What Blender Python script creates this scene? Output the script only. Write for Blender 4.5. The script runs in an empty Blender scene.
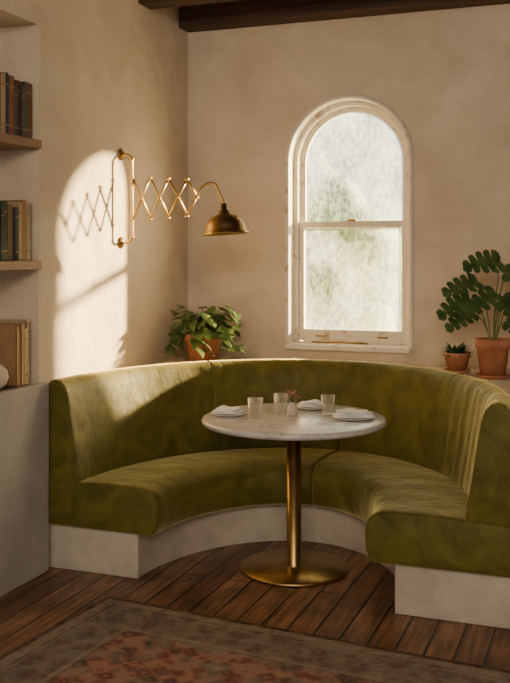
import bpy, bmesh, math, random
from mathutils import Vector, Matrix
random.seed(7)
S=bpy.context.scene
COL=S.collection

# ------------------------------------------------------------ materials
def newmat(name):
    m=bpy.data.materials.new(name); m.use_nodes=True
    nt=m.node_tree
    for n in list(nt.nodes): nt.nodes.remove(n)
    out=nt.nodes.new('ShaderNodeOutputMaterial')
    return m,nt,out
def N(nt,t,**kw):
    n=nt.nodes.new(t)
    for k,v in kw.items():
        if hasattr(n,k): setattr(n,k,v)
    return n
def ramp(nt,stops,fac):
    r=nt.nodes.new('ShaderNodeValToRGB')
    e=r.color_ramp.elements
    while len(e)<len(stops): e.new(0.5)
    for i,(p,c) in enumerate(stops):
        e[i].position=p; e[i].color=(c[0],c[1],c[2],1)
    nt.links.new(fac,r.inputs['Fac'])
    return r
def noise_mat(name,c1,c2,scale=4,rough=0.7,bump=0.1,bscale=40,metal=0,stretch=(1,1,1),detail=5,sheen=0,sheen_tint=None,c3=None,bdist=0.01,p=(0.3,0.7),spec=None,distort=0,bump2=None):
    m,nt,out=newmat(name)
    L=nt.links.new
    b=N(nt,'ShaderNodeBsdfPrincipled')
    tc=N(nt,'ShaderNodeTexCoord'); mp=N(nt,'ShaderNodeMapping'); mp.inputs['Scale'].default_value=stretch
    L(tc.outputs['Object'],mp.inputs[0])
    n=N(nt,'ShaderNodeTexNoise'); n.inputs['Scale'].default_value=scale; n.inputs['Detail'].default_value=detail; n.inputs['Distortion'].default_value=distort
    L(mp.outputs[0],n.inputs[0])
    st=[(p[0],c1),(p[1],c2)]
    if c3: st=[(p[0],c1),((p[0]+p[1])/2,c2),(p[1],c3)]
    r=ramp(nt,st,n.outputs['Fac'])
    L(r.outputs[0],b.inputs['Base Color'])
    b.inputs['Roughness'].default_value=rough; b.inputs['Metallic'].default_value=metal
    if spec is not None: b.inputs['Specular IOR Level'].default_value=spec
    if sheen:
        b.inputs['Sheen Weight'].default_value=sheen
        b.inputs['Sheen Roughness'].default_value=0.35
        if sheen_tint: b.inputs['Sheen Tint'].default_value=(*sheen_tint,1)
    if bump:
        n2=N(nt,'ShaderNodeTexNoise'); n2.inputs['Scale'].default_value=bscale; n2.inputs['Detail'].default_value=4
        L(mp.outputs[0],n2.inputs[0])
        bp=N(nt,'ShaderNodeBump'); bp.inputs['Strength'].default_value=bump; bp.inputs['Distance'].default_value=bdist
        L(n2.outputs['Fac'],bp.inputs['Height'])
        last=bp
        if bump2:
            n3=N(nt,'ShaderNodeTexNoise'); n3.inputs['Scale'].default_value=bump2[0]; n3.inputs['Detail'].default_value=3
            L(tc.outputs['Object'],n3.inputs[0])
            b3=N(nt,'ShaderNodeBump'); b3.inputs['Strength'].default_value=bump2[1]; b3.inputs['Distance'].default_value=bump2[2]
            L(n3.outputs['Fac'],b3.inputs['Height']); L(bp.outputs[0],b3.inputs['Normal']); last=b3
        L(last.outputs[0],b.inputs['Normal'])
    L(b.outputs[0],out.inputs[0])
    return m

M={}
M['plaster']=noise_mat('plaster_wall',(0.55,0.45,0.325),(0.70,0.59,0.445),scale=2.6,rough=0.92,bump=0.7,bscale=5,bdist=0.035,detail=12,distort=0.5,bump2=(24,0.55,0.009))
M['plaster_plinth']=noise_mat('plaster_plinth',(0.42,0.35,0.27),(0.54,0.46,0.36),scale=9,rough=0.9,bump=0.5,bscale=16,detail=10)
M['halfwall']=noise_mat('plaster_grey',(0.34,0.315,0.28),(0.43,0.40,0.355),scale=5,rough=0.9,bump=0.5,bscale=10,detail=10)
M['beam']=noise_mat('dark_beam_wood',(0.03,0.015,0.008),(0.09,0.045,0.022),scale=3,rough=0.75,bump=0.5,bscale=12,stretch=(0.6,8,8))
M['shelfwood']=noise_mat('shelf_oak',(0.20,0.11,0.055),(0.33,0.20,0.10),scale=4,rough=0.6,bump=0.2,bscale=20,stretch=(8,0.8,8))
M['velvet']=noise_mat('olive_velvet',(0.068,0.060,0.007),(0.150,0.128,0.017),scale=5.5,rough=0.6,bump=0.65,bscale=5,sheen=0.9,sheen_tint=(0.98,0.83,0.34),bdist=0.03,detail=7,spec=0.25,distort=1.2,bump2=(60,0.15,0.002))
M['brass']=noise_mat('antique_brass',(0.36,0.225,0.075),(0.50,0.33,0.13),scale=9,rough=0.33,bump=0.03,metal=1)
M['brass_dark']=noise_mat('aged_brass',(0.30,0.18,0.06),(0.42,0.27,0.10),scale=12,rough=0.38,bump=0.05,metal=1)
M['paint']=noise_mat('worn_cream_paint',(0.40,0.32,0.22),(0.70,0.63,0.51),scale=14,rough=0.5,bump=0.2,bscale=45,detail=12,p=(0.29,0.43))
M['terracotta']=noise_mat('terracotta',(0.36,0.13,0.055),(0.50,0.21,0.10),scale=10,rough=0.85,bump=0.15,bscale=50)
M['soil']=noise_mat('soil',(0.02,0.012,0.008),(0.06,0.04,0.025),scale=60,rough=1,bump=0.8,bscale=90)
M['linen']=noise_mat('linen_napkin',(0.86,0.84,0.80),(0.94,0.92,0.88),scale=14,rough=0.9,bump=0.2,bscale=120)
M['plate']=noise_mat('white_glazed_plate',(0.78,0.76,0.72),(0.84,0.82,0.78),scale=14,rough=0.25,bump=0)
M['cream_ceramic']=noise_mat('cream_ceramic',(0.55,0.46,0.35),(0.63,0.54,0.42),scale=10,rough=0.6,bump=0.1,bscale=40)
M['paper']=noise_mat('book_pages',(0.55,0.47,0.34),(0.68,0.60,0.46),scale=30,rough=0.9,bump=0.3,bscale=60,stretch=(1,20,1))
M['steel']=noise_mat('cutlery_steel',(0.42,0.38,0.32),(0.55,0.50,0.44),scale=9,rough=0.25,bump=0,metal=1)
M['pink']=noise_mat('pink_petals',(0.50,0.16,0.17),(0.70,0.32,0.30),scale=40,rough=0.8,bump=0)
M['stem']=noise_mat('plant_stem',(0.10,0.14,0.03),(0.17,0.20,0.06),scale=20,rough=0.6,bump=0)
M['lampinside']=noise_mat('opal_bulb',(0.75,0.70,0.60),(0.8,0.75,0.65),scale=5,rough=0.3,bump=0)
def bookmat(i,c):
    return noise_mat('book_cloth_%d'%i,tuple(v*0.8 for v in c),c,scale=25,rough=0.8,bump=0.2,bscale=200)
BK=[bookmat(i,c) for i,c in enumerate([(0.05,0.06,0.04),(0.12,0.045,0.025),(0.42,0.31,0.18),(0.03,0.045,0.04),(0.30,0.18,0.08),(0.52,0.44,0.32),(0.09,0.08,0.06),(0.22,0.09,0.05)])]

def leafmat(name,c1,c2):
    m,nt,out=newmat(name); L=nt.links.new
    b=N(nt,'ShaderNodeBsdfPrincipled'); t=N(nt,'ShaderNodeBsdfTranslucent'); mx=N(nt,'ShaderNodeMixShader')
    tc=N(nt,'ShaderNodeTexCoord'); n=N(nt,'ShaderNodeTexNoise'); n.inputs['Scale'].default_value=14
    L(tc.outputs['Object'],n.inputs[0]); r=ramp(nt,[(0.35,c1),(0.65,c2)],n.outputs['Fac'])
    L(r.outputs[0],b.inputs['Base Color']); L(r.outputs[0],t.inputs['Color'])
    b.inputs['Roughness'].default_value=0.38; mx.inputs[0].default_value=0.25
    L(b.outputs[0],mx.inputs[1]); L(t.outputs[0],mx.inputs[2]); L(mx.outputs[0],out.inputs[0])
    return m
M['leaf_dark']=leafmat('monstera_leaf',(0.035,0.08,0.022),(0.10,0.15,0.05))
M['leaf_light']=leafmat('pothos_leaf',(0.045,0.095,0.02),(0.15,0.20,0.055))
M['hedge']=noise_mat('hedge_foliage',(0.07,0.14,0.06),(0.27,0.37,0.22),scale=2.2,rough=0.9,bump=0.5,bscale=6)

# marble
def marble():
    m,nt,out=newmat('white_marble'); L=nt.links.new
    b=N(nt,'ShaderNodeBsdfPrincipled'); tc=N(nt,'ShaderNodeTexCoord')
    n=N(nt,'ShaderNodeTexNoise'); n.inputs['Scale'].default_value=3.2; n.inputs['Detail'].default_value=9; n.inputs['Distortion'].default_value=1.6
    L(tc.outputs['Object'],n.inputs[0])
    r=ramp(nt,[(0.38,(0.62,0.59,0.55)),(0.475,(0.60,0.57,0.53)),(0.50,(0.44,0.42,0.39)),(0.525,(0.60,0.57,0.53)),(0.8,(0.55,0.52,0.48))],n.outputs['Fac'])
    L(r.outputs[0],b.inputs['Base Color']); b.inputs['Roughness'].default_value=0.22
    L(b.outputs[0],out.inputs[0]); return m
M['marble']=marble()

# wood floor, boards along Y
def floormat():
    m,nt,out=newmat('oak_floorboards'); L=nt.links.new
    b=N(nt,'ShaderNodeBsdfPrincipled'); tc=N(nt,'ShaderNodeTexCoord')
    mp=N(nt,'ShaderNodeMapping'); mp.inputs['Rotation'].default_value=(0,0,math.radians(90))
    L(tc.outputs['Object'],mp.inputs[0])
    br=N(nt,'ShaderNodeTexBrick'); br.inputs['Scale'].default_value=1
    br.inputs['Brick Width'].default_value=2.1; br.inputs['Row Height'].default_value=0.115; br.inputs['Mortar Size'].default_value=0.005
    br.inputs['Color1'].default_value=(0.16,0.068,0.030,1); br.inputs['Color2'].default_value=(0.32,0.165,0.082,1); br.inputs['Mortar'].default_value=(0.010,0.005,0.003,1)
    br.offset=0.37
    L(mp.outputs[0],br.inputs['Vector'])
    mp2=N(nt,'ShaderNodeMapping'); mp2.inputs['Scale'].default_value=(22,1.4,1)
    L(tc.outputs['Object'],mp2.inputs[0])
    n=N(nt,'ShaderNodeTexNoise'); n.inputs['Scale'].default_value=2.2; n.inputs['Detail'].default_value=8; n.inputs['Distortion'].default_value=0.6
    L(mp2.outputs[0],n.inputs[0])
    r=ramp(nt,[(0.3,(0.35,0.35,0.35)),(0.7,(1.4,1.35,1.3))],n.outputs['Fac'])
    mx=N(nt,'ShaderNodeMixRGB'); mx.blend_type='MULTIPLY'; mx.inputs[0].default_value=1
    L(br.outputs['Color'],mx.inputs[1]); L(r.outputs[0],mx.inputs[2])
    nb=N(nt,'ShaderNodeTexNoise'); nb.inputs['Scale'].default_value=4.5; nb.inputs['Detail'].default_value=8; L(tc.outputs['Object'],nb.inputs[0])
    rb=ramp(nt,[(0.3,(0.5,0.5,0.5)),(0.62,(1.15,1.15,1.15))],nb.outputs['Fac'])
    mx2=N(nt,'ShaderNodeMixRGB'); mx2.blend_type='MULTIPLY'; mx2.inputs[0].default_value=1
    L(mx.outputs[0],mx2.inputs[1]); L(rb.outputs[0],mx2.inputs[2])
    L(mx2.outputs[0],b.inputs['Base Color'])
    b.inputs['Roughness'].default_value=0.36
    bp=N(nt,'ShaderNodeBump'); bp.inputs['Strength'].default_value=0.8; bp.inputs['Distance'].default_value=0.005; bp.invert=True
    L(br.outputs['Fac'],bp.inputs['Height'])
    bp2=N(nt,'ShaderNodeBump'); bp2.inputs['Strength'].default_value=0.4; bp2.inputs['Distance'].default_value=0.005
    L(n.outputs['Fac'],bp2.inputs['Height']); L(bp.outputs[0],bp2.inputs['Normal']); L(bp2.outputs[0],b.inputs['Normal'])
    L(b.outputs[0],out.inputs[0]); return m
M['floor']=floormat()

def rugmat():
    m,nt,out=newmat('faded_persian_rug'); L=nt.links.new
    b=N(nt,'ShaderNodeBsdfPrincipled'); tc=N(nt,'ShaderNodeTexCoord')
    sp=N(nt,'ShaderNodeSeparateXYZ'); L(tc.outputs['Object'],sp.inputs[0])
    def mth(op,a,bb=None):
        n=N(nt,'ShaderNodeMath'); n.operation=op
        for i,v in enumerate((a,bb)):
            if v is None: continue
            if isinstance(v,(int,float)): n.inputs[i].default_value=v
            else: L(v,n.inputs[i])
        return n.outputs[0]
    ax=mth('ABSOLUTE',sp.outputs[0]); ay=mth('ABSOLUTE',sp.outputs[1])
    dx=mth('SUBTRACT',1.15,ax); dy=mth('SUBTRACT',0.8,ay)
    d=mth('MINIMUM',dx,dy)
    v=N(nt,'ShaderNodeTexVoronoi'); v.inputs['Scale'].default_value=17; v.feature='F1'; v.distance='MANHATTAN'
    cmb=N(nt,'ShaderNodeCombineXYZ'); L(ax,cmb.inputs[0]); L(ay,cmb.inputs[1])
    L(cmb.outputs[0],v.inputs['Vector'])
    v2=N(nt,'ShaderNodeTexVoronoi'); v2.inputs['Scale'].default_value=6.5; v2.distance='MANHATTAN'; L(cmb.outputs[0],v2.inputs['Vector'])
    field=ramp(nt,[(0.0,(0.30,0.24,0.17)),(0.3,(0.24,0.085,0.06)),(0.5,(0.08,0.085,0.075)),(0.75,(0.28,0.12,0.085)),(1,(0.30,0.24,0.17))],v.outputs['Distance'])
    f2=ramp(nt,[(0.2,(1.2,1.0,0.85)),(0.45,(0.5,0.65,0.68)),(0.7,(1.2,0.75,0.65))],v2.outputs['Distance'])
    mx=N(nt,'ShaderNodeMixRGB'); mx.blend_type='MULTIPLY'; mx.inputs[0].default_value=0.85; L(field.outputs[0],mx.inputs[1]); L(f2.outputs[0],mx.inputs[2])
    bord=ramp(nt,[(0.0,(0.07,0.05,0.035)),(0.03,(0.24,0.19,0.13)),(0.10,(0.26,0.21,0.15)),(0.11,(0.06,0.045,0.035)),(0.135,(0.24,0.18,0.13)),(0.15,(0.12,0.095,0.075)),(0.40,(0.12,0.10,0.08)),(0.42,(0.26,0.21,0.15)),(0.46,(0.05,0.035,0.03))],mth('MULTIPLY',d,1.6))
    bord.color_ramp.interpolation='CONSTANT'
    mxb=N(nt,'ShaderNodeMixRGB'); mxb.blend_type='MIX'; mxb.inputs[0].default_value=0.45; L(bord.outputs[0],mxb.inputs[1]); L(field.outputs[0],mxb.inputs[2])
    isf=mth('GREATER_THAN',d,0.30)
    mm=N(nt,'ShaderNodeMixRGB'); L(isf,mm.inputs[0]); L(mxb.outputs[0],mm.inputs[1]); L(mx.outputs[0],mm.inputs[2])
    n=N(nt,'ShaderNodeTexNoise'); n.inputs['Scale'].default_value=13; n.inputs['Detail'].default_value=10; L(tc.outputs['Object'],n.inputs[0])
    wr=ramp(nt,[(0.43,(0,0,0)),(0.70,(0.8,0.8,0.8))],n.outputs['Fac'])
    m3=N(nt,'ShaderNodeMixRGB'); L(wr.outputs[0],m3.inputs[0]); L(mm.outputs[0],m3.inputs[1]); m3.inputs[2].default_value=(0.26,0.205,0.15,1)
    L(m3.outputs[0],b.inputs['Base Color']); b.inputs['Roughness'].default_value=0.95
    n3=N(nt,'ShaderNodeTexNoise'); n3.inputs['Scale'].default_value=160; L(tc.outputs['Object'],n3.inputs[0])
    bp=N(nt,'ShaderNodeBump'); bp.inputs['Strength'].default_value=0.6; bp.inputs['Distance'].default_value=0.004; L(n3.outputs[0],bp.inputs['Height']); L(bp.outputs[0],b.inputs['Normal'])
    L(b.outputs[0],out.inputs[0]); return m
M['rug']=rugmat()

def frosted():
    m,nt,out=newmat('frosted_window_glass'); L=nt.links.new
    tr=N(nt,'ShaderNodeBsdfTransparent'); tr.inputs[0].default_value=(0.95,0.97,0.95,1)
    tl=N(nt,'ShaderNodeBsdfTranslucent'); tl.inputs[0].default_value=(0.75,0.87,0.95,1)
    rf=N(nt,'ShaderNodeBsdfRefraction'); rf.inputs['Roughness'].default_value=0.30; rf.inputs['IOR'].default_value=1.22
    tc=N(nt,'ShaderNodeTexCoord'); mp=N(nt,'ShaderNodeMapping'); mp.inputs['Scale'].default_value=(1,1,0.55); L(tc.outputs['Object'],mp.inputs[0])
    n=N(nt,'ShaderNodeTexNoise'); n.inputs['Scale'].default_value=45; n.inputs['Detail'].default_value=9; n.inputs['Roughness'].default_value=0.75; L(mp.outputs[0],n.inputs[0])
    n2=N(nt,'ShaderNodeTexNoise'); n2.inputs['Scale'].default_value=4; n2.inputs['Detail'].default_value=3; L(tc.outputs['Object'],n2.inputs[0])
    ad=N(nt,'ShaderNodeMath'); ad.operation='ADD'; L(n.outputs['Fac'],ad.inputs[0]); L(n2.outputs['Fac'],ad.inputs[1])
    rr=ramp(nt,[(0.40,(0.50,0.57,0.55)),(0.58,(0.98,1.0,0.99))],n.outputs['Fac']); L(rr.outputs[0],rf.inputs[0])
    mr=N(nt,'ShaderNodeMapRange'); L(ad.outputs[0],mr.inputs[0]); mr.inputs[1].default_value=0.75; mr.inputs[2].default_value=1.25; mr.inputs[3].default_value=0.0; mr.inputs[4].default_value=0.12
    bp=N(nt,'ShaderNodeBump'); bp.inputs['Strength'].default_value=0.8; bp.inputs['Distance'].default_value=0.01; L(n.outputs['Fac'],bp.inputs['Height']); L(bp.outputs[0],rf.inputs['Normal'])
    m0=N(nt,'ShaderNodeMixShader'); m0.inputs[0].default_value=0.70; L(tr.outputs[0],m0.inputs[1]); L(rf.outputs[0],m0.inputs[2])
    m1=N(nt,'ShaderNodeMixShader'); L(mr.outputs[0],m1.inputs[0]); L(m0.outputs[0],m1.inputs[1]); L(tl.outputs[0],m1.inputs[2])
    L(m1.outputs[0],out.inputs[0]); return m
M['frost']=frosted()
def glassmat():
    m,nt,out=newmat('clear_tumbler_glass'); L=nt.links.new
    tr=N(nt,'ShaderNodeBsdfTransparent'); tr.inputs[0].default_value=(0.96,0.97,0.95,1)
    gl=N(nt,'ShaderNodeBsdfGlossy'); gl.inputs['Roughness'].default_value=0.05; gl.inputs[0].default_value=(1,1,1,1)
    df=N(nt,'ShaderNodeBsdfTranslucent'); df.inputs[0].default_value=(0.95,0.95,0.93,1)
    lw=N(nt,'ShaderNodeLayerWeight'); lw.inputs[0].default_value=0.25
    m1=N(nt,'ShaderNodeMixShader'); L(lw.outputs['Facing'],m1.inputs[0]); L(tr.outputs[0],m1.inputs[1]); L(gl.outputs[0],m1.inputs[2])
    m2=N(nt,'ShaderNodeMixShader'); m2.inputs[0].default_value=0.08; L(m1.outputs[0],m2.inputs[1]); L(df.outputs[0],m2.inputs[2])
    L(m2.outputs[0],out.inputs[0]); return m
M['glass']=glassmat()

# ------------------------------------------------------------ mesh helpers
def group(name,loc):
    e=bpy.data.objects.new(name,None); e.empty_display_size=0.1; e.location=loc
    COL.objects.link(e); return e
def obj(name,verts,faces,mat,parent=None,smooth=False,origin=(0,0,0)):
    me=bpy.data.meshes.new(name)
    o3=Vector(origin)
    me.from_pydata([tuple(Vector(v)-o3) for v in verts],[],faces); me.update()
    bm=bmesh.new(); bm.from_mesh(me); bmesh.ops.recalc_face_normals(bm,faces=bm.faces); bm.to_mesh(me); bm.free()
    if isinstance(mat,list):
        for mm in mat: me.materials.append(mm)
    else: me.materials.append(mat)
    if smooth:
        for p in me.polygons: p.use_smooth=True
    o=bpy.data.objects.new(name,me); o.location=o3; COL.objects.link(o)
    if parent:
        o.parent=parent; o.matrix_parent_inverse=Matrix.Translation(-parent.location)
    return o
def bev(o,w=0.005,seg=3,ang=35,smooth=True):
    b=o.modifiers.new('bevel','BEVEL'); b.width=w; b.segments=seg; b.limit_method='ANGLE'; b.angle_limit=math.radians(ang); b.harden_normals=False
    if smooth:
        for p in o.data.polygons: p.use_smooth=True
    return o
def boxvf(x0,x1,y0,y1,z0,z1):
    v=[(x0,y0,z0),(x1,y0,z0),(x1,y1,z0),(x0,y1,z0),(x0,y0,z1),(x1,y0,z1),(x1,y1,z1),(x0,y1,z1)]
    f=[(0,3,2,1),(4,5,6,7),(0,1,5,4),(1,2,6,5),(2,3,7,6),(3,0,4,7)]
    return v,f
def box(name,x0,x1,y0,y1,z0,z1,mat,parent=None,b=0):
    v,f=boxvf(x0,x1,y0,y1,z0,z1)
    o=obj(name,v,f,mat,parent)
    if b: bev(o,b,3,smooth=False)
    return o
def lathe(name,prof,loc,mat,parent=None,seg=48,tilt=None,smooth=True,flute=0,nfl=12):
    verts=[];faces=[]
    n=len(prof)
    for j in range(seg):
        a=2*math.pi*j/seg
        for (r,z) in prof:
            rr=r*(1+flute*math.cos(nfl*a)) if r>0 else 0
            v=Vector((rr*math.cos(a),rr*math.sin(a),z))
            if tilt is not None: v=tilt@v
            verts.append(v+Vector(loc))
    for j in range(seg):
        k=(j+1)%seg
        for i in range(n-1):
            faces.append((j*n+i,k*n+i,k*n+i+1,j*n+i+1))
    me_o=obj(name,verts,faces,mat,parent,smooth)
    bm=bmesh.new(); bm.from_mesh(me_o.data); bmesh.ops.remove_doubles(bm,verts=bm.verts,dist=1e-5); bmesh.ops.recalc_face_normals(bm,faces=bm.faces); bm.to_mesh(me_o.data); bm.free()
    return me_o
def smoothpts(pts,k=6):
    P=[Vector(p) for p in pts]; out=[]
    for i in range(len(P)-1):
        p0=P[max(i-1,0)];p1=P[i];p2=P[i+1];p3=P[min(i+2,len(P)-1)]
        for j in range(k):
            t=j/k
            out.append(0.5*((2*p1)+(-p0+p2)*t+(2*p0-5*p1+4*p2-p3)*t*t+(-p0+3*p1-3*p2+p3)*t**3))
    out.append(P[-1]); return out
def tubevf(pts,r,seg=10,base=0):
    P=[Vector(p) for p in pts]; verts=[];faces=[]
    prev=None
    for i,p in enumerate(P):
        d=(P[min(i+1,len(P)-1)]-P[max(i-1,0)]).normalized()
        if prev is None:
            s=d.cross(Vector((0,0,1)))
            if s.length<0.05: s=d.cross(Vector((0,1,0)))
        else: s=prev-d*prev.dot(d)
        s.normalize(); prev=s; u=d.cross(s)
        rr=r[i] if isinstance(r,list) else r
        for j in range(seg):
            a=2*math.pi*j/seg; verts.append(p+(s*math.cos(a)+u*math.sin(a))*rr)
    for i in range(len(P)-1):
        for j in range(seg):
            k=(j+1)%seg
            faces.append((base+i*seg+j,base+i*seg+k,base+(i+1)*seg+k,base+(i+1)*seg+j))
    faces.append(tuple(base+j for j in range(seg))[::-1]); faces.append(tuple(base+(len(P)-1)*seg+j for j in range(seg)))
    return verts,faces
def tube(name,pts,r,mat,parent=None,seg=12):
    v,f=tubevf(pts,r,seg); return obj(name,v,f,mat,parent,True)
def tubes(name,lst,r,mat,parent=None,seg=8):
    V=[];F=[]
    for pts in lst:
        v,f=tubevf(pts,r,seg,len(V)); V+=v;F+=f
    return obj(name,V,F,mat,parent,True)

# ------------------------------------------------------------ room shell
WX=-2.64; WY=5.73; RX=3.0; CZ=3.22; FY=-2.5
box('floor',WX-0.4,RX,FY,WY+0.25,-0.1,0,M['floor'])
box('ceiling',WX-0.4,RX,FY,WY+0.25,CZ,CZ+0.12,M['beam'])
# back wall with arched opening
wc=-1.55; hw=0.40; zb=0.966; zs=2.14
def arch(w,zbm,zsp,n=24,cx=wc):
    pts=[(cx-w,zbm),(cx+w,zbm)]
    for i in range(n+1):
        a=math.pi*i/n; pts.append((cx+w*math.cos(a),zsp+w*math.sin(a)))
    return pts
def build_back_wall():
    V=[];F=[]
    def add(v,f):
        b=len(V); V.extend(v); F.extend([tuple(i+b for i in ff) for ff in f])
    y0,y1=WY,WY+0.25
    add(*boxvf(WX-0.4,wc-hw,y0,y1,0,CZ)); add(*boxvf(wc+hw,RX,y0,y1,0,CZ)); add(*boxvf(wc-hw,wc+hw,y0,y1,0,zb))
    n=32
    xs=[wc-hw*math.cos(math.pi*i/n) for i in range(n+1)]
    zz=[zs+hw*math.sin(math.pi*i/n) for i in range(n+1)]
    for i in range(n):
        b=len(V)
        V.extend([(xs[i],y0,zz[i]),(xs[i+1],y0,zz[i+1]),(xs[i+1],y0,CZ),(xs[i],y0,CZ),(xs[i],y1,zz[i]),(xs[i+1],y1,zz[i+1]),(xs[i+1],y1,CZ),(xs[i],y1,CZ)])
        F.extend([(b,b+1,b+2,b+3),(b+7,b+6,b+5,b+4),(b,b+4,b+5,b+1)])
    me=obj('wall_back',V,F,M['plaster'])
    return me
build_back_wall()
# left wall with book recess
RY0,RY1,RZ0,RZ1=2.55,3.985,0.90,2.68
def wl(name,y0,y1,z0,z1,x0=WX-0.4,x1=WX):
    return boxvf(x0,x1,y0,y1,z0,z1)
V=[];F=[]
for v,f in [wl('a',RY1,WY+0.25,0,CZ),wl('b',FY,RY0,0,CZ),wl('c',RY0,RY1,0,RZ0),wl('d',RY0,RY1,RZ1,CZ),wl('e',RY0,RY1,RZ0,RZ1,WX-0.4,WX-0.27)]:
    b=len(V); V+=v; F+=[tuple(i+b for i in ff) for ff in f]
obj('wall_left',V,F,M['plaster'])
box('wall_right',RX,RX+0.2,FY,WY+0.25,0,CZ,M['plaster'])
o=box('wall_partition',WX,WX+0.05,2.2,4.004,0,0.925,M['halfwall'],b=0.010)
# beams
o=box('ceiling_beam',WX,RX,5.58,WY,3.02,CZ,M['beam'],b=0.01)
for y in (5.02,4.2,3.38):
    box('ceiling_beam',WX,RX,y-0.0,y+0.16,3.04,CZ,M['beam'],b=0.01)
# shelves
for z in (2.07,1.48):
    box('wall_shelf',WX-0.27,WX+0.02,RY0,RY1,z,z+0.042,M['shelfwood'],b=0.004)

# ------------------------------------------------------------ window
win=group('window_1',(wc,WY,zb))
def ring(name,wo,wi,zbo,zbi,y0,y1,mat,zsp=zs,b=0.004):
    o_=arch(wo,zbo,zsp,32); i_=arch(wi,zbi,zsp,32); n=len(o_)
    V=[(p[0],y0,p[1]) for p in o_]+[(p[0],y0,p[1]) for p in i_]+[(p[0],y1,p[1]) for p in o_]+[(p[0],y1,p[1]) for p in i_]
    F=[]
    for k in range(n):
        l=(k+1)%n
        F+=[(k,l,n+l,n+k),(2*n+k,3*n+k,3*n+l,2*n+l),(k,2*n+k,2*n+l,l),(n+k,n+l,3*n+l,3*n+k)]
    o=obj(name,V,F,mat,win); bev(o,b,2,40,smooth=False); return o
ring('casing',0.410,0.382,zb-0.005,zb+0.02,WY-0.012,WY+0.12,M['paint'],b=0.010)
ring('jamb_frame',0.386,0.352,zb+0.01,zb+0.03,WY+0.085,WY+0.17,M['paint'])
ring('upper_sash_arch',0.354,0.318,1.72,1.765,WY+0.14,WY+0.17,M['paint'])
# lower sash
yl0,yl1=WY+0.105,WY+0.14
box('lower_sash_left_stile',wc-0.354,wc-0.318,yl0,yl1,1.0,1.765,M['paint'],win,0.004)
box('lower_sash_right_stile',wc+0.318,wc+0.354,yl0,yl1,1.0,1.765,M['paint'],win,0.004)
box('lower_sash_bottom_rail',wc-0.32,wc+0.32,yl0,yl1,0.995,1.075,M['paint'],win,0.005)
box('lower_sash_meeting_rail',wc-0.32,wc+0.32,yl0,yl1,1.725,1.765,M['paint'],win,0.004)
box('sill',wc-0.40,wc+0.40,WY-0.045,WY+0.15,zb-0.012,zb+0.022,M['paint'],win,0.008)
ap=arch(0.322,1.74,zs,32)
obj('upper_glass',[(p[0],WY+0.155,p[1]) for p in ap],[tuple(range(len(ap)))],M['frost'],win)
obj('lower_glass',[(wc-0.322,WY+0.123,1.06),(wc+0.322,WY+0.123,1.06),(wc+0.322,WY+0.123,1.74),(wc-0.322,WY+0.123,1.74)],[(0,1,2,3)],M['frost'],win)
for i,x in enumerate((wc-0.2,wc+0.2)):
    tube('sash_lift_%d'%(i+1),smoothpts([(x-0.03,yl0,1.035),(x-0.025,yl0-0.018,1.035),(x+0.025,yl0-0.018,1.035),(x+0.03,yl0,1.035)]),0.005,M['brass_dark'],win)
box('sash_catch',wc-0.03,wc+0.03,yl0-0.006,yl0+0.025,1.762,1.776,M['brass_dark'],win,0.003)
tube('window_stay_bar',[(wc-0.24,WY+0.03,1.0),(wc-0.05,WY+0.03,1.004),(wc+0.12,WY+0.03,1.0)],0.006,M['brass_dark'],win)

# ------------------------------------------------------------ banquette booth
CX,CY,A,B=-1.508,4.05,1.122,1.35
def ell(phi,o):
    c,s=math.cos(phi),math.sin(phi)
    p=Vector((CX+A*c,CY+B*s)); n=Vector((c/A,s/B)).normalized()
    return p-n*o
def sweep(name,prof,a0,a1,mat,parent,ext0=0,ext1=0,n=24,bw=0.02,pleat=(0,1)):
    angs=[math.radians(a0+(a1-a0)*i/n) for i in range(n+1)]
    st=[(a,0,pleat[0]*math.cos(2*math.pi*pleat[1]*i/n)*math.sin(math.pi*i/n)**0.5*(0.7+0.3*math.sin(i*0.37))) for i,a in enumerate(angs)]
    if ext0: st=[(angs[0],ext0,0)]+st
    if ext1: st=st+[(angs[-1],ext1,0)]
    V=[];F=[];m=len(prof)
    for (a,e,pl) in st:
        for (o,z) in prof:
            k=1.0 if o>0.08 else 0.0
            p=ell(a,o+pl*k); V.append((p.x,p.y-e,z))
    for i in range(len(st)-1):
        for j in range(m):
            k=(j+1)%m; F.append((i*m+j,i*m+k,(i+1)*m+k,(i+1)*m+j))
    F.append(tuple(range(m))); F.append(tuple((len(st)-1)*m+j for j in range(m)))
    o=obj(name,V,F,mat,parent,True)
    if bw: bev(o,bw,4,50)
    return o
booth=group('banquette_booth',(CX,CY+B,0))
sweep('plinth',[(0.0,0),(0.0,0.225),(0.50,0.225),(0.50,0)],0,180,M['plaster_plinth'],booth,bw=0.006,n=48)
seatp=[(0.0,0.222),(0.0,0.435),(0.15,0.442),(0.35,0.452),(0.50,0.450),(0.555,0.442),(0.595,0.425),(0.618,0.395),(0.625,0.35),(0.622,0.28),(0.61,0.24),(0.59,0.222)]
sweep('seat_cushion_right',seatp,0,87,M['velvet'],booth,ext0=0.04,n=30,bw=0.022)
sweep('seat_cushion_left',seatp,87,180,M['velvet'],booth,ext1=0.04,n=30,bw=0.022)
backp=[(0.0,0.436),(0.0,0.86),(0.008,0.90),(0.03,0.93),(0.06,0.94),(0.09,0.932),(0.115,0.905),(0.13,0.86),(0.150,0.74),(0.168,0.62),(0.185,0.52),(0.195,0.46),(0.19,0.436)]
segs=[0,43.5,87,130.5,180]
pl=[(0.0020,8),(0.0012,6),(0.0008,5),(0.0010,5)]
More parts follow.
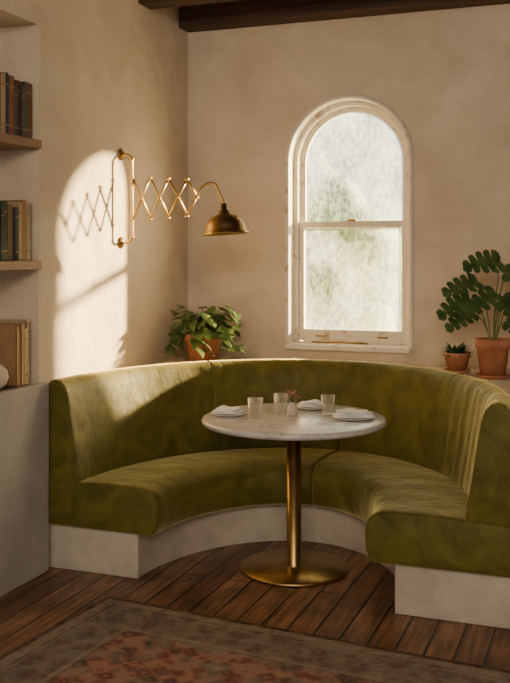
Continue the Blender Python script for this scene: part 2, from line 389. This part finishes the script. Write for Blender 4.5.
for i in range(4):
    sweep('backrest_panel_%d'%(i+1),backp,segs[i],segs[i+1],M['velvet'],booth,ext0=0.03 if i==0 else 0,ext1=0.03 if i==3 else 0,n=96,bw=0.012 if i in(1,2) else 0.02,pleat=pl[i])
# plaster ledge behind booth
V=[];F=[];n=96
LX0,LX1,LY1=WX,-0.22,WY
st=[]
angs=sorted(set([math.pi*i/n for i in range(n+1)]+[math.atan2(LY1-CY,LX1-CX),math.atan2(LY1-CY,LX0-CX)]))
for a in angs:
    dx,dy=math.cos(a),math.sin(a)
    t=1/math.sqrt((dx/(A+0.003))**2+(dy/(B+0.003))**2)
    p=(CX+dx*t,CY+dy*t)
    c=[]
    if dx>1e-6: c.append((LX1-CX)/dx)
    if dx<-1e-6: c.append((LX0-CX)/dx)
    if dy>1e-6: c.append((LY1-CY)/dy)
    t2=min(c); q=(CX+dx*t2,CY+dy*t2)
    st.append((p,q))
LZ=0.885
for p,q in st:
    V+=[(p[0],p[1],0),(p[0],p[1],LZ),(q[0],q[1],LZ),(q[0],q[1],0)]
for i in range(len(st)-1):
    for j in range(4):
        k=(j+1)%4; F.append((4*i+j,4*i+k,4*i+4+k,4*i+4+j))
F.append((0,1,2,3)); e=4*(len(st)-1); F.append((e,e+1,e+2,e+3))
obj('wall_ledge',V,F,M['plaster'])

# ------------------------------------------------------------ table
TX,TY=-1.478,4.455
tb=group('bistro_table',(TX,TY,0))
lathe('marble_top',[(0,0.718),(0.435,0.718),(0.448,0.722),(0.455,0.731),(0.456,0.738),(0.452,0.746),(0.444,0.75),(0,0.75)],(TX,TY,0),M['marble'],tb,96)
lathe('mounting_plate',[(0,0.718),(0.16,0.718),(0.16,0.708),(0.05,0.70),(0.04,0.69),(0,0.69)],(TX,TY,0),M['brass_dark'],tb)
lathe('pedestal_column',[(0,0.70),(0.036,0.70),(0.036,0.03),(0.040,0.026),(0.042,0.018),(0,0.018)],(TX,TY,0),M['brass'],tb)
lathe('pedestal_base',[(0,0),(0.262,0),(0.268,0.004),(0.268,0.013),(0.262,0.018),(0.05,0.022),(0,0.022)],(TX,TY,0),M['brass'],tb,96)

# ------------------------------------------------------------ table things
R=Vector((math.cos(math.radians(20.7)),math.sin(math.radians(20.7)),0)); Fw=Vector((-R.y,R.x,0))
def tpos(u,v,z=0.7505): # u right, v away, metres from table centre
    return Vector((TX,TY,0))+R*u+Fw*v+Vector((0,0,z))
def tumbler(u,v,h=0.095,r=0.036):
    p=tpos(u,v)
    g=group('water_glass',p)
    o=lathe('glass_body',[(0,0.0),(r*0.80,0.0),(r*0.85,0.004),(r,h),(r-0.0025,h),(r*0.82-0.001,0.014),(0,0.012)],p,M['glass'],g,72,flute=0.035,nfl=12)
tumbler(-0.19,-0.03,0.098,0.037); tumbler(-0.06,0.17,0.09); tumbler(0.175,0.09,0.095,0.036)
def napkin(u,v,w,d,ang,seed,pr=0.085):
    base=tpos(u,v); g=group('plate_with_folded_napkin',base); rnd=random.Random(seed)
    lathe('plate',[(0,0),(pr*0.6,0),(pr*0.66,0.002),(pr,0.010),(pr*1.0,0.0125),(pr*0.66,0.006),(0,0.005)],base,M['plate'],g,56)
    p=base+Vector((0,0,0.011))
    for k in range(3):
        nx,ny=18,14; V=[];F=[]
        ww=w*(1-0.12*k); dd=d*(1-0.16*k); sh=(rnd.uniform(-.008,.008),rnd.uniform(-.008,.008))
        z0=0.0008+0.010*k; an=ang+rnd.uniform(-0.2,0.2)
        for side in (0,1):
            for j in range(ny+1):
                for i in range(nx+1):
                    x=(i/nx-.5)*ww; y=(j/ny-.5)*dd
                    ed=min(i,nx-i,j,ny-j)
                    z=z0+(0 if side==0 else 0.004+0.006*min(ed,3)/3+0.004*math.sin(x*55+seed*2+k+y*30)*min(ed,2)/2 )
                    if ed==0: z=z0+(0.0005 if side==0 else 0.004)
                    X=x*math.cos(an)-y*math.sin(an)+sh[0]; Y=x*math.sin(an)+y*math.cos(an)+sh[1]
                    V.append(p+Vector((X,Y,max(z,0))))
        q=(nx+1)*(ny+1)
        for j in range(ny):
            for i in range(nx):
                a=j*(nx+1)+i; F.append((a,a+nx+1,a+nx+2,a+1)); F.append((q+a,q+a+1,q+a+nx+2,q+a+nx+1))
        for i in range(nx):
            F.append((i,i+1,q+i+1,q+i)); a=ny*(nx+1)+i; F.append((a+1,a,q+a,q+a+1))
        for j in range(ny):
            a=j*(nx+1); F.append((a+nx+1,a,q+a,q+a+nx+1)); a+=nx; F.append((a,a+nx+1,q+a+nx+1,q+a))
        obj('napkin_fold_%d'%(k+1),V,F,M['linen'],g,True)
napkin(-0.325,0.055,0.15,0.10,0.10,1,0.088)
napkin(0.10,0.255,0.13,0.085,0.4,2,0.08)
napkin(0.29,-0.045,0.20,0.12,0.40,3,0.105)
def fork(u,v,ang,name='dinner_fork',L=0.19):
    p=tpos(u,v,0.7515); g=group(name,p)
    d=(R*math.cos(ang)+Fw*math.sin(ang)); s=Vector((-d.y,d.x,0)); up=Vector((0,0,1))
    V=[];F=[]
    def strip(pts):
        b=len(V)
        for (t,w,z) in pts:
            q=p+d*t+up*z
            for sg,dz in ((-1,0),(1,0),(1,0.002),(-1,0.002)):
                V.append(q+s*w*sg+up*dz)
        for i in range(len(pts)-1):
            for j in range(4):
                k=(j+1)%4; F.append((b+4*i+j,b+4*i+k,b+4*i+4+k,b+4*i+4+j))
        F.append((b,b+1,b+2,b+3)); e=b+4*(len(pts)-1); F.append((e,e+1,e+2,e+3))
    if name=='dinner_fork':
        strip([(-L/2,0.006,0),(-L/4,0.004,0.001),(0.02,0.003,0.003),(0.035,0.007,0.002),(0.05,0.012,0.001)])
        for w in (-0.009,-0.003,0.003,0.009):
            b=len(V)
            for t,z in ((0.048,0.001),(0.075,0.0),(L/2,0.004)):
                q=p+d*t+s*w+up*z
                for sg,dz in ((-1,0),(1,0),(1,0.002),(-1,0.002)): V.append(q+s*0.0017*sg+up*dz)
            for i in range(2):
                for j in range(4):
                    k=(j+1)%4; F.append((b+4*i+j,b+4*i+k,b+4*i+4+k,b+4*i+4+j))
            F.append((b,b+1,b+2,b+3)); F.append((b+8,b+9,b+10,b+11))
    else:
        strip([(-L/2,0.006,0),(-0.01,0.005,0.001),(0,0.008,0.001),(0.04,0.010,0.0),(0.08,0.008,0),(L/2,0.002,0)])
    obj('metal',V,F,M['steel'],g)
fork(0.19,-0.185,0.05); fork(0.20,-0.22,0.03,'table_knife',0.21)
fork(-0.31,-0.075,0.15,'table_knife',0.18)
# bud vase with flowers
p=tpos(-0.005,0.045); fv=group('bud_vase_with_flowers',p)
lathe('vase',[(0,0),(0.022,0),(0.027,0.01),(0.028,0.03),(0.020,0.05),(0.013,0.058),(0.016,0.066),(0.012,0.066),(0.010,0.058),(0.015,0.05),(0,0.02)],p,M['cream_ceramic'],fv,32)
sts=[];fl=[]
for i in range(11):
    a=i*2.4; r=0.026*(i%3+1)/3+0.005
    tip=p+Vector((r*math.cos(a),r*math.sin(a),0.085+0.010*(i%4)))
    sts.append(smoothpts([p+Vector((0,0,0.04)),p+Vector((r*.3*math.cos(a),r*.3*math.sin(a),0.07)),tip],3)); fl.append(tip)
tubes('flower_stems',sts,0.0012,M['stem'],fv,6)

# leaves
def add_leaf(V,F,base,d,length,width,kind='heart',roll=0,droop=0.3):
    d=Vector(d).normalized(); up=Vector((0,0,1))
    if abs(d.dot(up))>0.97: up=Vector((0.2,-1,0)).normalized()
    s=d.cross(up).normalized(); nn=s.cross(d).normalized()
    rot=Matrix.Rotation(roll,3,d); s=rot@s; nn=rot@nn
    if kind=='heart':
        ss=[0,0.08,0.2,0.35,0.5,0.65,0.8,0.92,1]; ww=[0.25,0.72,0.98,1,0.9,0.7,0.42,0.16,0.0]
    elif kind=='petal':
        ss=[0,0.3,0.6,0.85,1]; ww=[0.15,0.7,1,0.8,0.2]
    elif kind=='blade':
        ss=[0,0.25,0.5,0.75,1]; ww=[0.7,1,0.85,0.5,0.0]
    else:
        ss=[0,0.05,0.12,0.19]; ww=[0.3,0.72,0.94,1.0]
        for q,e in enumerate([1.0,0.93,0.76,0.52]):
            s0=0.20+0.18*q
            ss+=[s0,s0+0.025,s0+0.05,s0+0.10,s0+0.155,s0+0.17]; ww+=[e*0.92,e*0.24,e*0.90,e,e*0.9,e*0.84]
        ss+=[0.94,0.97,1.0]; ww+=[0.25,0.13,0]
    b=len(V)
    for t,w in zip(ss,ww):
        pos=base+d*length*t-Vector((0,0,1))*droop*length*t*t
        hw_=width/2*w
        back=-d*length*(0.16*(1-t)*w) if kind in('heart','monstera') else Vector((0,0,0))
        if kind=='monstera': back+=d*length*0.20*w*t
        V.append(pos-s*hw_+nn*hw_*0.22+back-nn*0.18*hw_*w)
        V.append(pos-s*hw_*0.5+nn*hw_*0.16+back*0.4); V.append(pos); V.append(pos+s*hw_*0.5+nn*hw_*0.16+back*0.4)
        V.append(pos+s*hw_+nn*hw_*0.22+back-nn*0.18*hw_*w)
    for i in range(len(ss)-1):
        for j in range(4):
            a=b+5*i+j; F.append((a,a+1,a+6,a+5))
V=[];F=[]
for tp in fl:
    for k in range(6):
        a=k*math.pi/3; add_leaf(V,F,tp,(math.cos(a),math.sin(a),0.7),0.015,0.012,'petal',0,0.1)
obj('flower_petals',V,F,M['pink'],fv,True)
V=[];F=[]
for i in range(9):
    a=i*0.7; add_leaf(V,F,p+Vector((0,0,0.065)),(math.cos(a),math.sin(a),0.6),0.035,0.014,'heart',0,0.2)
obj('flower_leaves',V,F,M['leaf_light'],fv,True)

# ------------------------------------------------------------ plants
def pot(parent,p,r,h,saucer=True,rim=True):
    z=0
    if saucer:
        lathe('saucer',[(0,0),(r*0.85,0),(r*1.02,0.018),(r*0.97,0.018),(r*0.82,0.006),(0,0.006)],p,M['terracotta'],parent,40); z=0.006
    lathe('pot',[(0,z),(r*0.70,z),(r*0.90,h*0.76),(r*1.0,h*0.77),(r*1.03,h),(r*0.94,h),(r*0.88,h*0.86),(0,h*0.86)],p,M['terracotta'],parent,48)
    lathe('soil',[(r*0.89,h*0.872),(r*0.45,h*0.90),(0,h*0.91)],p,M['soil'],parent,32)

# monstera
mp_=Vector((-0.615,5.28,LZ)); g=group('potted_monstera',mp_)
pot(g,mp_,0.095,0.21)
leaves=[(0.04,0.0,0.63,0.23,165,0.8),(-0.08,0.02,0.52,0.21,185,0.6),(-0.13,-0.02,0.43,0.20,205,0.7),(0.06,-0.03,0.57,0.23,-15,0.6),(0.0,-0.06,0.46,0.20,215,0.6),(0.03,-0.08,0.42,0.21,-45,0.7),(0.10,0.03,0.44,0.20,-20,0.5),(-0.10,0.05,0.35,0.17,210,0.7),(0.14,-0.05,0.51,0.21,10,0.6),(0.05,-0.09,0.31,0.16,-35,0.8)]
LV=[];LF=[];ST=[]
for (u,v,z,sz,ang,rl) in leaves:
    tip=mp_+R*u+Fw*v+Vector((0,0,z))
    base=mp_+Vector((0,0,0.17))+R*u*0.08
    mid=base*0.5+tip*0.5+Vector((0,0,0.04))-R*0.1*u
    ST.append(smoothpts([base,mid,tip],6))
    a=math.radians(ang)
    d=R*math.cos(a)*0.9+Fw*(-0.30)+Vector((0,0,0.45*math.sin(a)-0.05))
    add_leaf(LV,LF,tip,d,sz,sz*0.78,'monstera',rl if math.cos(a)>0 else -rl,0.28)
obj('leaves',LV,LF,M['leaf_dark'],g,True); tubes('stems',ST,0.0035,M['stem'],g,7)

# small succulent / fern
sp_=Vector((-0.83,5.43,LZ)); g=group('potted_succulent',sp_)
pot(g,sp_,0.075,0.115,True)
LV=[];LF=[]
for i in range(60):
    a=i*2.39996; e=random.uniform(0.1,1.3)
    b_=sp_+Vector((0.02*math.cos(a),0.02*math.sin(a),0.10))
    add_leaf(LV,LF,b_,(math.cos(a)*math.cos(e),math.sin(a)*math.cos(e),math.sin(e)),random.uniform(0.08,0.115),0.026,'blade',0,0.2)
obj('leaves',LV,LF,M['leaf_dark'],g,True)

# pothos
pp=Vector((-2.385,5.40,LZ)); g=group('potted_pothos',pp)
pot(g,pp,0.12,0.18)
LV=[];LF=[];ST=[]
rnd=random.Random(5)
for i in range(54):
    a=i*2.39996; rr=rnd.uniform(0.05,0.24); 
    if i%3==0: hz=rnd.uniform(0.22,0.32)
    elif i%3==1: hz=rnd.uniform(0.16,0.28)
    else: hz=rnd.uniform(0.06,0.20); rr=rnd.uniform(0.15,0.26)
    dx,dy=math.cos(a),math.sin(a)*0.85
    if hz<0.16 and dy>0.2: dy=-dy
    c0=pp+Vector((dx*0.04,dy*0.04,0.155)); mid=pp+Vector((dx*rr*0.6,dy*rr*0.6,max(hz,0.19)+0.03)); tip=pp+Vector((dx*rr,dy*rr,hz))
    for q_ in (mid,tip): q_.x=max(q_.x,WX+0.05)
    P_=smoothpts([c0,mid,tip],6); ST.append(P_)
    for k in (4,8,12):
        q=P_[k]; b_=a+rnd.uniform(-1.3,1.3)
        if q.x<WX+0.13 : b_=rnd.uniform(-1.5,0.2)
        add_leaf(LV,LF,q,(math.cos(b_),math.sin(b_)-0.3,rnd.uniform(-0.3,0.4)),rnd.uniform(0.07,0.095),rnd.uniform(0.055,0.075),'heart',rnd.uniform(-.6,.6),0.5)
vine=smoothpts([pp+Vector((0.05,-0.03,0.17)),pp+Vector((0.15,-0.04,0.20)),pp+Vector((0.22,-0.02,0.12)),pp+Vector((0.26,0.02,0.06))],6); ST.append(vine)
for k in range(3,len(vine),2):
    b_=rnd.uniform(-1.6,1.0); add_leaf(LV,LF,vine[k],(math.cos(b_),math.sin(b_),0.3),0.07,0.055,'heart',rnd.uniform(-.4,.4),0.2)
obj('leaves',LV,LF,M['leaf_light'],g,True); tubes('stems',ST,0.002,M['stem'],g,6)

# ------------------------------------------------------------ scissor wall lamp
LY=4.81; lp=group('scissor_wall_lamp',(WX,LY,1.87))
rx=WX+0.075
tube('bracket_rod',smoothpts([(WX+0.005,LY,2.125),(WX+0.03,LY,2.125),(rx-0.01,LY,2.11),(rx,LY,2.08),(rx,LY,2.0),(rx,LY,1.87),(rx,LY,1.74),(rx,LY,1.665),(rx-0.01,LY,1.635),(WX+0.03,LY,1.62),(WX+0.005,LY,1.62)],5),0.0075,M['brass'],lp)
rotY=Matrix.Rotation(math.radians(90),3,'Y')
for i,z in enumerate((2.125,1.62)):
    lathe('wall_rose_%d'%(i+1),[(0,0),(0.034,0),(0.034,0.006),(0.022,0.012),(0.012,0.022),(0,0.024)],(WX,LY,z),M['brass'],lp,32,tilt=rotY)
    lathe('rod_ball_%d'%(i+1),[(0,-0.012),(0.009,-0.008),(0.012,0),(0.009,0.008),(0,0.012)],(rx,LY,z-0.03 if i==0 else z+0.03),M['brass'],lp,20)
zc=1.868; cw=0.115; hh=0.125
bars=[];piv=[]
x=rx
for k in range(3):
    h0=hh*(1-0.06*k); h1=hh*(1-0.06*(k+1))
    x1=x+cw
    bars.append([(x,LY-0.006,zc-h0),(x1,LY-0.006,zc+h1)]); bars.append([(x,LY+0.006,zc+h0),(x1,LY+0.006,zc-h1)])
    piv+=[(x,zc-h0),(x,zc+h0),(x+cw/2,zc)]
    x=x1
bars.append([(x,LY-0.006,zc-h1),(x+cw*0.5,LY-0.006,zc)]); bars.append([(x,LY+0.006,zc+h1),(x+cw*0.5,LY+0.006,zc)])
piv+=[(x,zc-h1),(x,zc+h1),(x+cw/2,zc)]
tubes('scissor_bars',bars,0.0065,M['brass'],lp,8)
rotX=Matrix.Rotation(math.radians(90),3,'X')
for i,(a,b) in enumerate(piv):
    lathe('pivot_%d'%(i+1),[(0,-0.014),(0.009,-0.013),(0.009,0.013),(0,0.014)],(a,LY,b),M['brass'],lp,16,tilt=rotX)
xe=x+cw/2
sx=-2.0; 
tube('gooseneck_arm',smoothpts([(xe,LY,zc),(xe+0.02,LY,zc+0.045),(xe+0.06,LY,zc+0.075),(xe+0.11,LY,zc+0.072),(sx-0.03,LY,zc+0.03),(sx-0.005,LY,zc-0.02),(sx,LY,zc-0.04)],7),0.0075,M['brass'],lp)
st=zc-0.05
tl=Matrix.Rotation(math.radians(-4),3,'Y')
lathe('shade',[(0,0.015),(0.016,0.015),(0.018,-0.02),(0.028,-0.024),(0.032,-0.040),(0.040,-0.047),(0.074,-0.058),(0.098,-0.082),(0.110,-0.112),(0.116,-0.138),(0.128,-0.149),(0.128,-0.154),(0.114,-0.144),(0.107,-0.114),(0.095,-0.085),(0.070,-0.062),(0.03,-0.052),(0,-0.052)],(sx,LY,st),M['brass_dark'],lp,64,tilt=tl)
lathe('bulb',[(0,-0.053),(0.014,-0.055),(0.015,-0.072),(0.028,-0.095),(0.030,-0.109),(0.022,-0.127),(0,-0.135)],(sx,LY,st),M['lampinside'],lp,24,tilt=tl)

# ------------------------------------------------------------ books
def books(name,y0,z,specs,xback=WX-0.25):
    V=[];F=[];MI=[]
    def add(b,mi):
        o=len(V); V.extend(b[0]); F.extend([tuple(i+o for i in f) for f in b[1]]); MI.extend([mi]*len(b[1]))
    y=y0; z=z+0.001
    for (th,h,dp,mi) in specs:
        xf=WX-0.02-random.uniform(0,0.02); xb=xf-dp
        c=0.004
        add(boxvf(xb,xf,y-th,y-th+c,z,z+h),mi); add(boxvf(xb,xf,y-c,y,z,z+h),mi); add(boxvf(xf-c,xf+0.002,y-th,y,z,z+h),mi)
        add(boxvf(xb+0.005,xf-c,y-th+c,y-c,z+0.004,z+h-0.006),8)
        for q in (0.15,0.8): add(boxvf(xf+0.002,xf+0.0035,y-th+0.001,y-0.001,z+h*q,z+h*q+0.008),4)
        y-=th+0.0015
    o=obj(name,V,F,BK+[M['paper']],None)
    for pl,m_ in zip(o.data.polygons,MI): pl.material_index=m_
    return o
def specs(n,seed,hr,pal):
    r=random.Random(seed); return [(r.uniform(0.022,0.045),r.uniform(*hr),r.uniform(0.15,0.19),r.choice(pal)) for _ in range(n)]
books('shelf_books',3.965,2.112,specs(18,3,(0.23,0.31),[0,1,3,6,7,2]))
books('shelf_books',3.95,1.522,specs(7,11,(0.25,0.30),[0,3,5,2,4]))
books('shelf_books',3.95,0.925,specs(4,8,(0.26,0.31),[5,4,2]) ,)
# horizontal stack
V=[];F=[];MI=[];z=1.523
for i,(h,mi) in enumerate([(0.03,5),(0.025,2),(0.03,5),(0.02,4)]):
    y0_=3.46+0.008*i
    for bx,m_ in ((boxvf(WX-0.20,WX-0.03,y0_,y0_+0.19,z,z+0.003),mi),(boxvf(WX-0.20,WX-0.03,y0_,y0_+0.19,z+h-0.003,z+h),mi),(boxvf(WX-0.195,WX-0.035,y0_+0.004,y0_+0.186,z+0.003,z+h-0.003),8),(boxvf(WX-0.033,WX-0.029,y0_,y0_+0.19,z,z+h),mi)):
        o_=len(V); V+=bx[0]; F+=[tuple(k+o_ for k in f) for f in bx[1]]; MI+=[m_]*len(bx[1])
    z+=h+0.0005
o=obj('book_stack',V,F,BK+[M['paper']])
for pl,m_ in zip(o.data.polygons,MI): pl.material_index=m_
vp=(WX-0.055,3.70,0.9255)
lathe('round_ceramic_vase',[(0,0),(0.03,0),(0.055,0.02),(0.068,0.055),(0.060,0.09),(0.035,0.112),(0.02,0.118),(0.023,0.128),(0.017,0.128),(0.015,0.116),(0.03,0.105),(0.05,0.06),(0,0.01)],vp,M['cream_ceramic'],None,40)

# ------------------------------------------------------------ rug
nx,ny=60,44; V=[];F=[]
W_,H_=2.3,1.6
for j in range(ny+1):
    for i in range(nx+1):
        x=(i/nx-.5)*W_; y=(j/ny-.5)*H_
        V.append((x,y,0.008+0.0015*math.sin(x*9+y*4)*math.cos(y*7)))
for j in range(ny):
    for i in range(nx):
        a=j*(nx+1)+i; F.append((a,a+1,a+nx+2,a+nx+1))
q=len(V)
bd=[i for i in range(nx+1)]+[j*(nx+1)+nx for j in range(1,ny+1)]+[ny*(nx+1)+i for i in range(nx-1,-1,-1)]+[j*(nx+1) for j in range(ny-1,0,-1)]
for k in bd: V.append((V[k][0],V[k][1],0.0005))
for k in range(len(bd)):
    l=(k+1)%len(bd); F.append((bd[k],q+k,q+l,bd[l]))
F.append(tuple(q+k for k in range(len(bd)))[::-1])
o=obj('persian_rug',V,F,M['rug'],None,True)
ra=math.radians(-5)
cen=Vector((-2.139,3.78,0))+Matrix.Rotation(ra,3,'Z')@Vector((W_/2,-H_/2,0))
o.location=cen; o.rotation_euler=(0,0,ra)

# ------------------------------------------------------------ outside
box('ground',-12,12,WY+0.26,22,-0.3,-0.05,noise_mat('garden_ground',(0.10,0.13,0.05),(0.2,0.2,0.1),scale=3))
def hedge(name,x0,x1,y,h,seed):
    rn=random.Random(seed)
    bm=bmesh.new()
    for i in range(26):
        c=Vector((x0+(x1-x0)*rn.random(),y+rn.uniform(-.3,.3),rn.uniform(0.2,h-0.4)))
        m=Matrix.Translation(c)@Matrix.Diagonal((rn.uniform(.4,.7),rn.uniform(.4,.6),rn.uniform(.4,.7),1))
        bmesh.ops.create_icosphere(bm,subdivisions=3,radius=1,matrix=m)
    for v in bm.verts:
        v.co+=Vector((rn.uniform(-.04,.04),rn.uniform(-.04,.04),rn.uniform(-.04,.04)))
    me=bpy.data.meshes.new(name); bm.to_mesh(me); bm.free(); me.materials.append(M['hedge'])
    for p_ in me.polygons: p_.use_smooth=True
    o=bpy.data.objects.new(name,me); COL.objects.link(o)
hedge('garden_hedge',-6.0,-2.6,10.0,2.0,4)
hedge('garden_hedge',-7.5,-3.2,13.0,3.6,9)

# ------------------------------------------------------------ lights
sd=bpy.data.lights.new('sun','SUN'); sd.energy=150; sd.color=(1.0,0.73,0.41); sd.angle=math.radians(2.4)
so=bpy.data.objects.new('sun',sd); COL.objects.link(so)
so.rotation_euler=Vector((-0.612,-0.740,-0.205)).to_track_quat('-Z','Y').to_euler()
so.location=(3,11,5)
ad=bpy.data.lights.new('rear_fill_light','AREA'); ad.shape='RECTANGLE'; ad.size=2.4; ad.size_y=0.9; ad.energy=132; ad.color=(1.0,0.84,0.65)  # added fill lamp behind the camera to brighten the room, not a room fixture
ao=bpy.data.objects.new('rear_fill_light',ad); COL.objects.link(ao); ao.location=(0.2,-1.2,2.9)
ao.rotation_euler=(Vector((-1.4,5.7,1.6))-Vector((0.2,-1.2,2.9))).to_track_quat('-Z','Y').to_euler()
w=bpy.data.worlds.new('sky'); S.world=w; w.use_nodes=True
bg=w.node_tree.nodes['Background']; bg.inputs[0].default_value=(0.95,0.94,0.91,1); bg.inputs[1].default_value=1.2

# ------------------------------------------------------------ camera
cd=bpy.data.cameras.new('camera'); cd.sensor_width=36; cd.lens=950/683*36; cd.shift_y=-(341.5-255)/683
co=bpy.data.objects.new('camera',cd); COL.objects.link(co); co.location=(0,0,1.55); co.rotation_euler=(math.radians(90),0,math.radians(20.7))
S.camera=co
